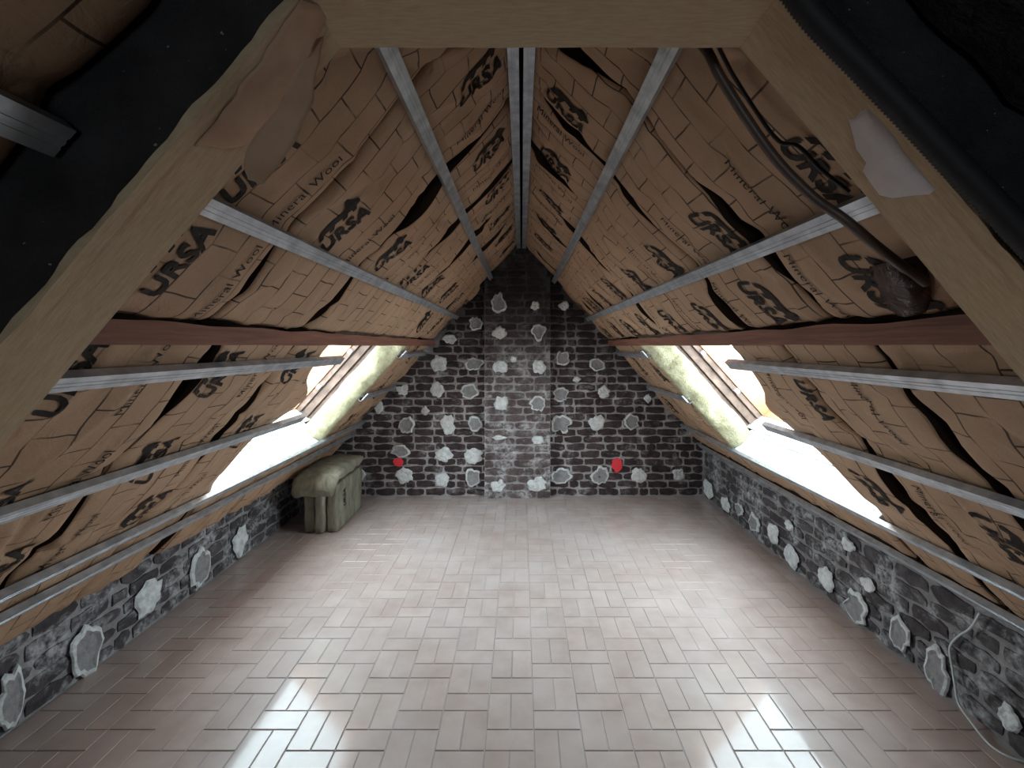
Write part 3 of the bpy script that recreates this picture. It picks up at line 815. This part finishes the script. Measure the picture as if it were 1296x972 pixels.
# torn paper on the left board
def sheet(name, rows_, th, label, m=M_PAPER, parent=truss, off=True, sub=6):
    """rows_: rows of 3D points, smoothed bilinear sheet"""
    R = len(rows_); C_ = len(rows_[0]); vs, fs = [], []
    def cr(a, b, c, d, t): return .5 * ((2 * b) + (c - a) * t + (2 * a - 5 * b + 4 * c - d) * t * t + (3 * b - a - 3 * c + d) * t ** 3)
    def line(pts):
        e = [pts[0] * 2 - pts[1]] + pts + [pts[-1] * 2 - pts[-2]]; out = []
        for i in range(1, len(e) - 2):
            for k in range(sub): out.append(cr(e[i - 1], e[i], e[i + 1], e[i + 2], k / sub))
        out.append(pts[-1]); return out
    rr = [line(list(r_)) for r_ in rows_]; colsn = len(rr[0])
    cc_ = [line([rr[j][i] for j in range(R)]) for i in range(colsn)]
    rn = len(cc_[0])
    for i in range(colsn):
        for j in range(rn):
            p = cc_[i][j]; q = .0035 * nz(p.x * 30, p.y * 30, p.z * 30)
            if i in (0, colsn - 1) or j in (0, rn - 1): q *= 2
            vs.append(p + Vector((q, q * .6, q)))
    for i in range(colsn - 1):
        for j in range(rn - 1): fs.append((i * rn + j, i * rn + j + 1, (i + 1) * rn + j + 1, (i + 1) * rn + j))
    o = mk(name, loc(vs) if off else vs, fs, m, parent, smooth=True)
    sm = o.modifiers.new('thick', 'SOLIDIFY'); sm.thickness = th; sm.offset = 0
    if label: o['label'] = label
    return o
sp = lambda a, b, l=.004: soffit_pt(a, b, -1, HL, l)
sheet('torn_paper', [[sp(380, 0, .001), sp(398, 4, .006), sp(420, 8)], [sp(334, 68, .001), sp(362, 80, .012), sp(394, 66, .016)], [sp(299, 118, .001), sp(338, 128, .018), sp(378, 110, .022)],
                     [sp(268, 157, .001), sp(308, 163, .02), sp(350, 150, .026)], [sp(248, 184, .001), sp(282, 189, .012), sp(322, 182, .02)]], .0015, 'torn brown paper stuck to the left board')
sheet('torn_paper', [[at(400, 20, .70), at(414, 16, .715)], [at(376, 88, .70), at(404, 84, .72)], [at(350, 138, .70), at(392, 138, .72)],
                     [at(322, 172, .695), at(372, 180, .715)], [at(310, 204, .69), at(352, 213, .71)], [at(316, 226, .69), at(336, 232, .70)]], .0015, 'hanging flap of torn paper')
# black conduit over the right leg
tube('black_conduit', [at(985, -40, .610), at(1030, 22, .612), at(1090, 84, .612), at(1150, 146, .612), at(1215, 215, .612), at(1296, 300, .61), at(1400, 412, .60)], .0165, M_BLACKP, ribs=.006, n=12)
tag(bpy.data.objects['black_conduit'], 'thick black corrugated conduit running down the face of the truss at upper right', 'conduit')
# rough masonry above the right truss leg on the camera side
vs, fs = [], []; n1, n2 = 60, 40
for i in range(n1 + 1):
    for j in range(n2 + 1):
        x = .0 + 1.68 * i / n1; y = -.9 + (D1 - .012 + .9) * j / n2
        o = .03 + .03 * nz(x * 5, y * 5, 2) + .025 * abs(nz(x * 11, y * 12, 7))
        p = P(1, x, y, o)
        if p.x < .004: p.x = .004
        vs.append(p)
for i in range(n1):
    for j in range(n2): a = i * (n2 + 1) + j; fs.append((a, a + 1, a + n2 + 2, a + n2 + 1))
tag(mk('black_felt_lining', vs, fs, M_TAR), 'rough black lining in the upper right corner behind the thick conduit', 'lining')

# ------------------------------------------------------------------ cables on the right slope
def rp(u_, v_, lift):      # on the right slope, lift metres inside the paper
    a = abs(u_ - 660); b = 438 - v_
    t = (RH - lift * NL) / (b + SL * a); return Vector(((1 if u_ > 660 else -1) * a * t, FP * t, CAMZ + b * t))
tube('brown_conduit', [rp(870, 40, .04), rp(893, 62, .05), rp(912, 98, .06), rp(945, 150, .07), rp(985, 205, .075), rp(1030, 250, .075), rp(1068, 277, .07), rp(1110, 312, .055), rp(1150, 343, .035), rp(1172, 358, .015)], .0095, M_BROWNP, n=10)
tag(bpy.data.objects['brown_conduit'], 'brown flexible conduit hanging across the upper right slope', 'conduit')
tube('black_cable', [rp(905, 50, .02), rp(925, 90, .022), rp(955, 138, .022), rp(985, 178, .03), rp(1010, 185, .02), rp(1040, 215, .02), rp(1075, 243, .015)], .004, M_CABLE, n=8)
tag(bpy.data.objects['black_cable'], 'thin black cable hanging beside the brown conduit', 'cable')
f1 = [[rp(1100, 338, .005), rp(1128, 330, .03), rp(1162, 322, .004)], [rp(1108, 360, .01), rp(1138, 352, .05), rp(1176, 350, .005)], [rp(1122, 385, .006), rp(1150, 382, .035), rp(1178, 378, .004)], [rp(1135, 402, .003), rp(1152, 398, .01), rp(1172, 395, .003)]]
o = sheet('crumpled_film', f1, .001, None, M_FILM, None, False)
tag(o, 'crumpled dark brown film patch on the right slope where the brown conduit ends', 'film')
# white cable on the right knee wall
def kw(u_, v_, lift=.02):
    X = XR - lift; Y = X * FP / (u_ - 660); return Vector((X, Y, CAMZ - (v_ - 438) / FP * Y))
def fl(u_, v_, z=.008):
    Y = FP * (CAMZ - z) / (v_ - 438); return Vector(((u_ - 660) / FP * Y, Y, z))
tube('white_cable', [kw(1240, 776, .03), kw(1228, 795), kw(1212, 806), kw(1202, 820), kw(1205, 845), kw(1208, 865, .03), kw(1213, 890, .035), kw(1226, 910, .05), fl(1250, 940), fl(1275, 957), fl(1302, 966)], .0042, M_WCABLE, n=8)
tag(bpy.data.objects['white_cable'], 'thin white cable hanging down the right brick knee wall', 'cable')

# ------------------------------------------------------------------ stack of wool slabs in the far left corner
ins = tag(empty('insulation_bale', (-1.62, 3.78, 0)), 'stack of upright greenish tan wool slabs with one slab bent over the top', 'insulation')
def lump(name, x0, x1, y0, y1, z0, z1, m, parent, seed, amp=.008, rnd_=.02, bend=None):
    """rounded soft slab"""
    bm = bmesh.new(); bmesh.ops.create_cube(bm, size=1); bmesh.ops.subdivide_edges(bm, edges=bm.edges, cuts=7, use_grid_fill=True)
    c = parent.location
    for v in bm.verts:
        p = v.co.copy(); q = Vector((p.x * (x1 - x0), p.y * (y1 - y0), p.z * (z1 - z0)))
        hx, hy, hz = (x1 - x0) / 2, (y1 - y0) / 2, (z1 - z0) / 2; R = min(rnd_, hx, hy, hz)
        inn = Vector((max(-hx + R, min(hx - R, q.x)), max(-hy + R, min(hy - R, q.y)), max(-hz + R, min(hz - R, q.z))))
        d = q - inn
        if d.length > 1e-6: q = inn + d.normalized() * min(R, d.length)
        q += Vector(((x0 + x1) / 2, (y0 + y1) / 2, (z0 + z1) / 2))
        k = amp; q += Vector((nz(q.x * 14, q.y * 9, q.z * 14 + seed), nz(q.x * 14 + 5, q.y * 9, q.z * 14 + seed), nz(q.x * 14, q.y * 9 + 7, q.z * 14 + seed) * (0 if q.z < .02 else 1))) * k
        if bend: q = bend(q)
        v.co = q - c
    me = bpy.data.meshes.new(name); bm.to_mesh(me); bm.free(); me.materials.append(m)
    for p in me.polygons: p.use_smooth = True
    return link(name, me, parent)
lump('wool_slab', -1.745, -1.655, 3.63, 4.22, .004, .40, M_BALE, ins, 1)
lump('wool_slab', -1.652, -1.570, 3.61, 4.20, .004, .40, M_BALE, ins, 2)
lump('wool_slab', -1.566, -1.475, 3.64, 4.22, .004, .39, M_BALE, ins, 3)
def bnd(q):
    t = (q.x + 1.80) / .36
    q.z += .02 * math.sin(math.pi * min(1, max(0, t)))
    e = 3.63 - q.y                      # the near end sags down over the slabs
    if e > 0:
        a_ = min(1.25, e / .10); q = Vector((q.x, 3.63 - .085 * math.sin(a_) - max(0, e - .125) * .32 + (q.z - .45) * -.6 * math.sin(a_), q.z - .09 * (1 - math.cos(a_)) - max(0, e - .125) * .9))
    return q
tp = lump('wool_slab', -1.80, -1.455, 3.44, 4.22, .408, .495, M_BALE, ins, 4, .014, .04, bnd); tp['label'] = 'bent top slab'
# printed mark on its right side
t2, f2 = text2d('URSA', .06, .25, .002)
o = mk('printed_lettering', [Vector((-1.4705, 3.80 - v.y * 1.0, .24 + v.x)) - ins.location for v in t2], f2, M_INK, ins); o['label'] = 'black printed lettering'
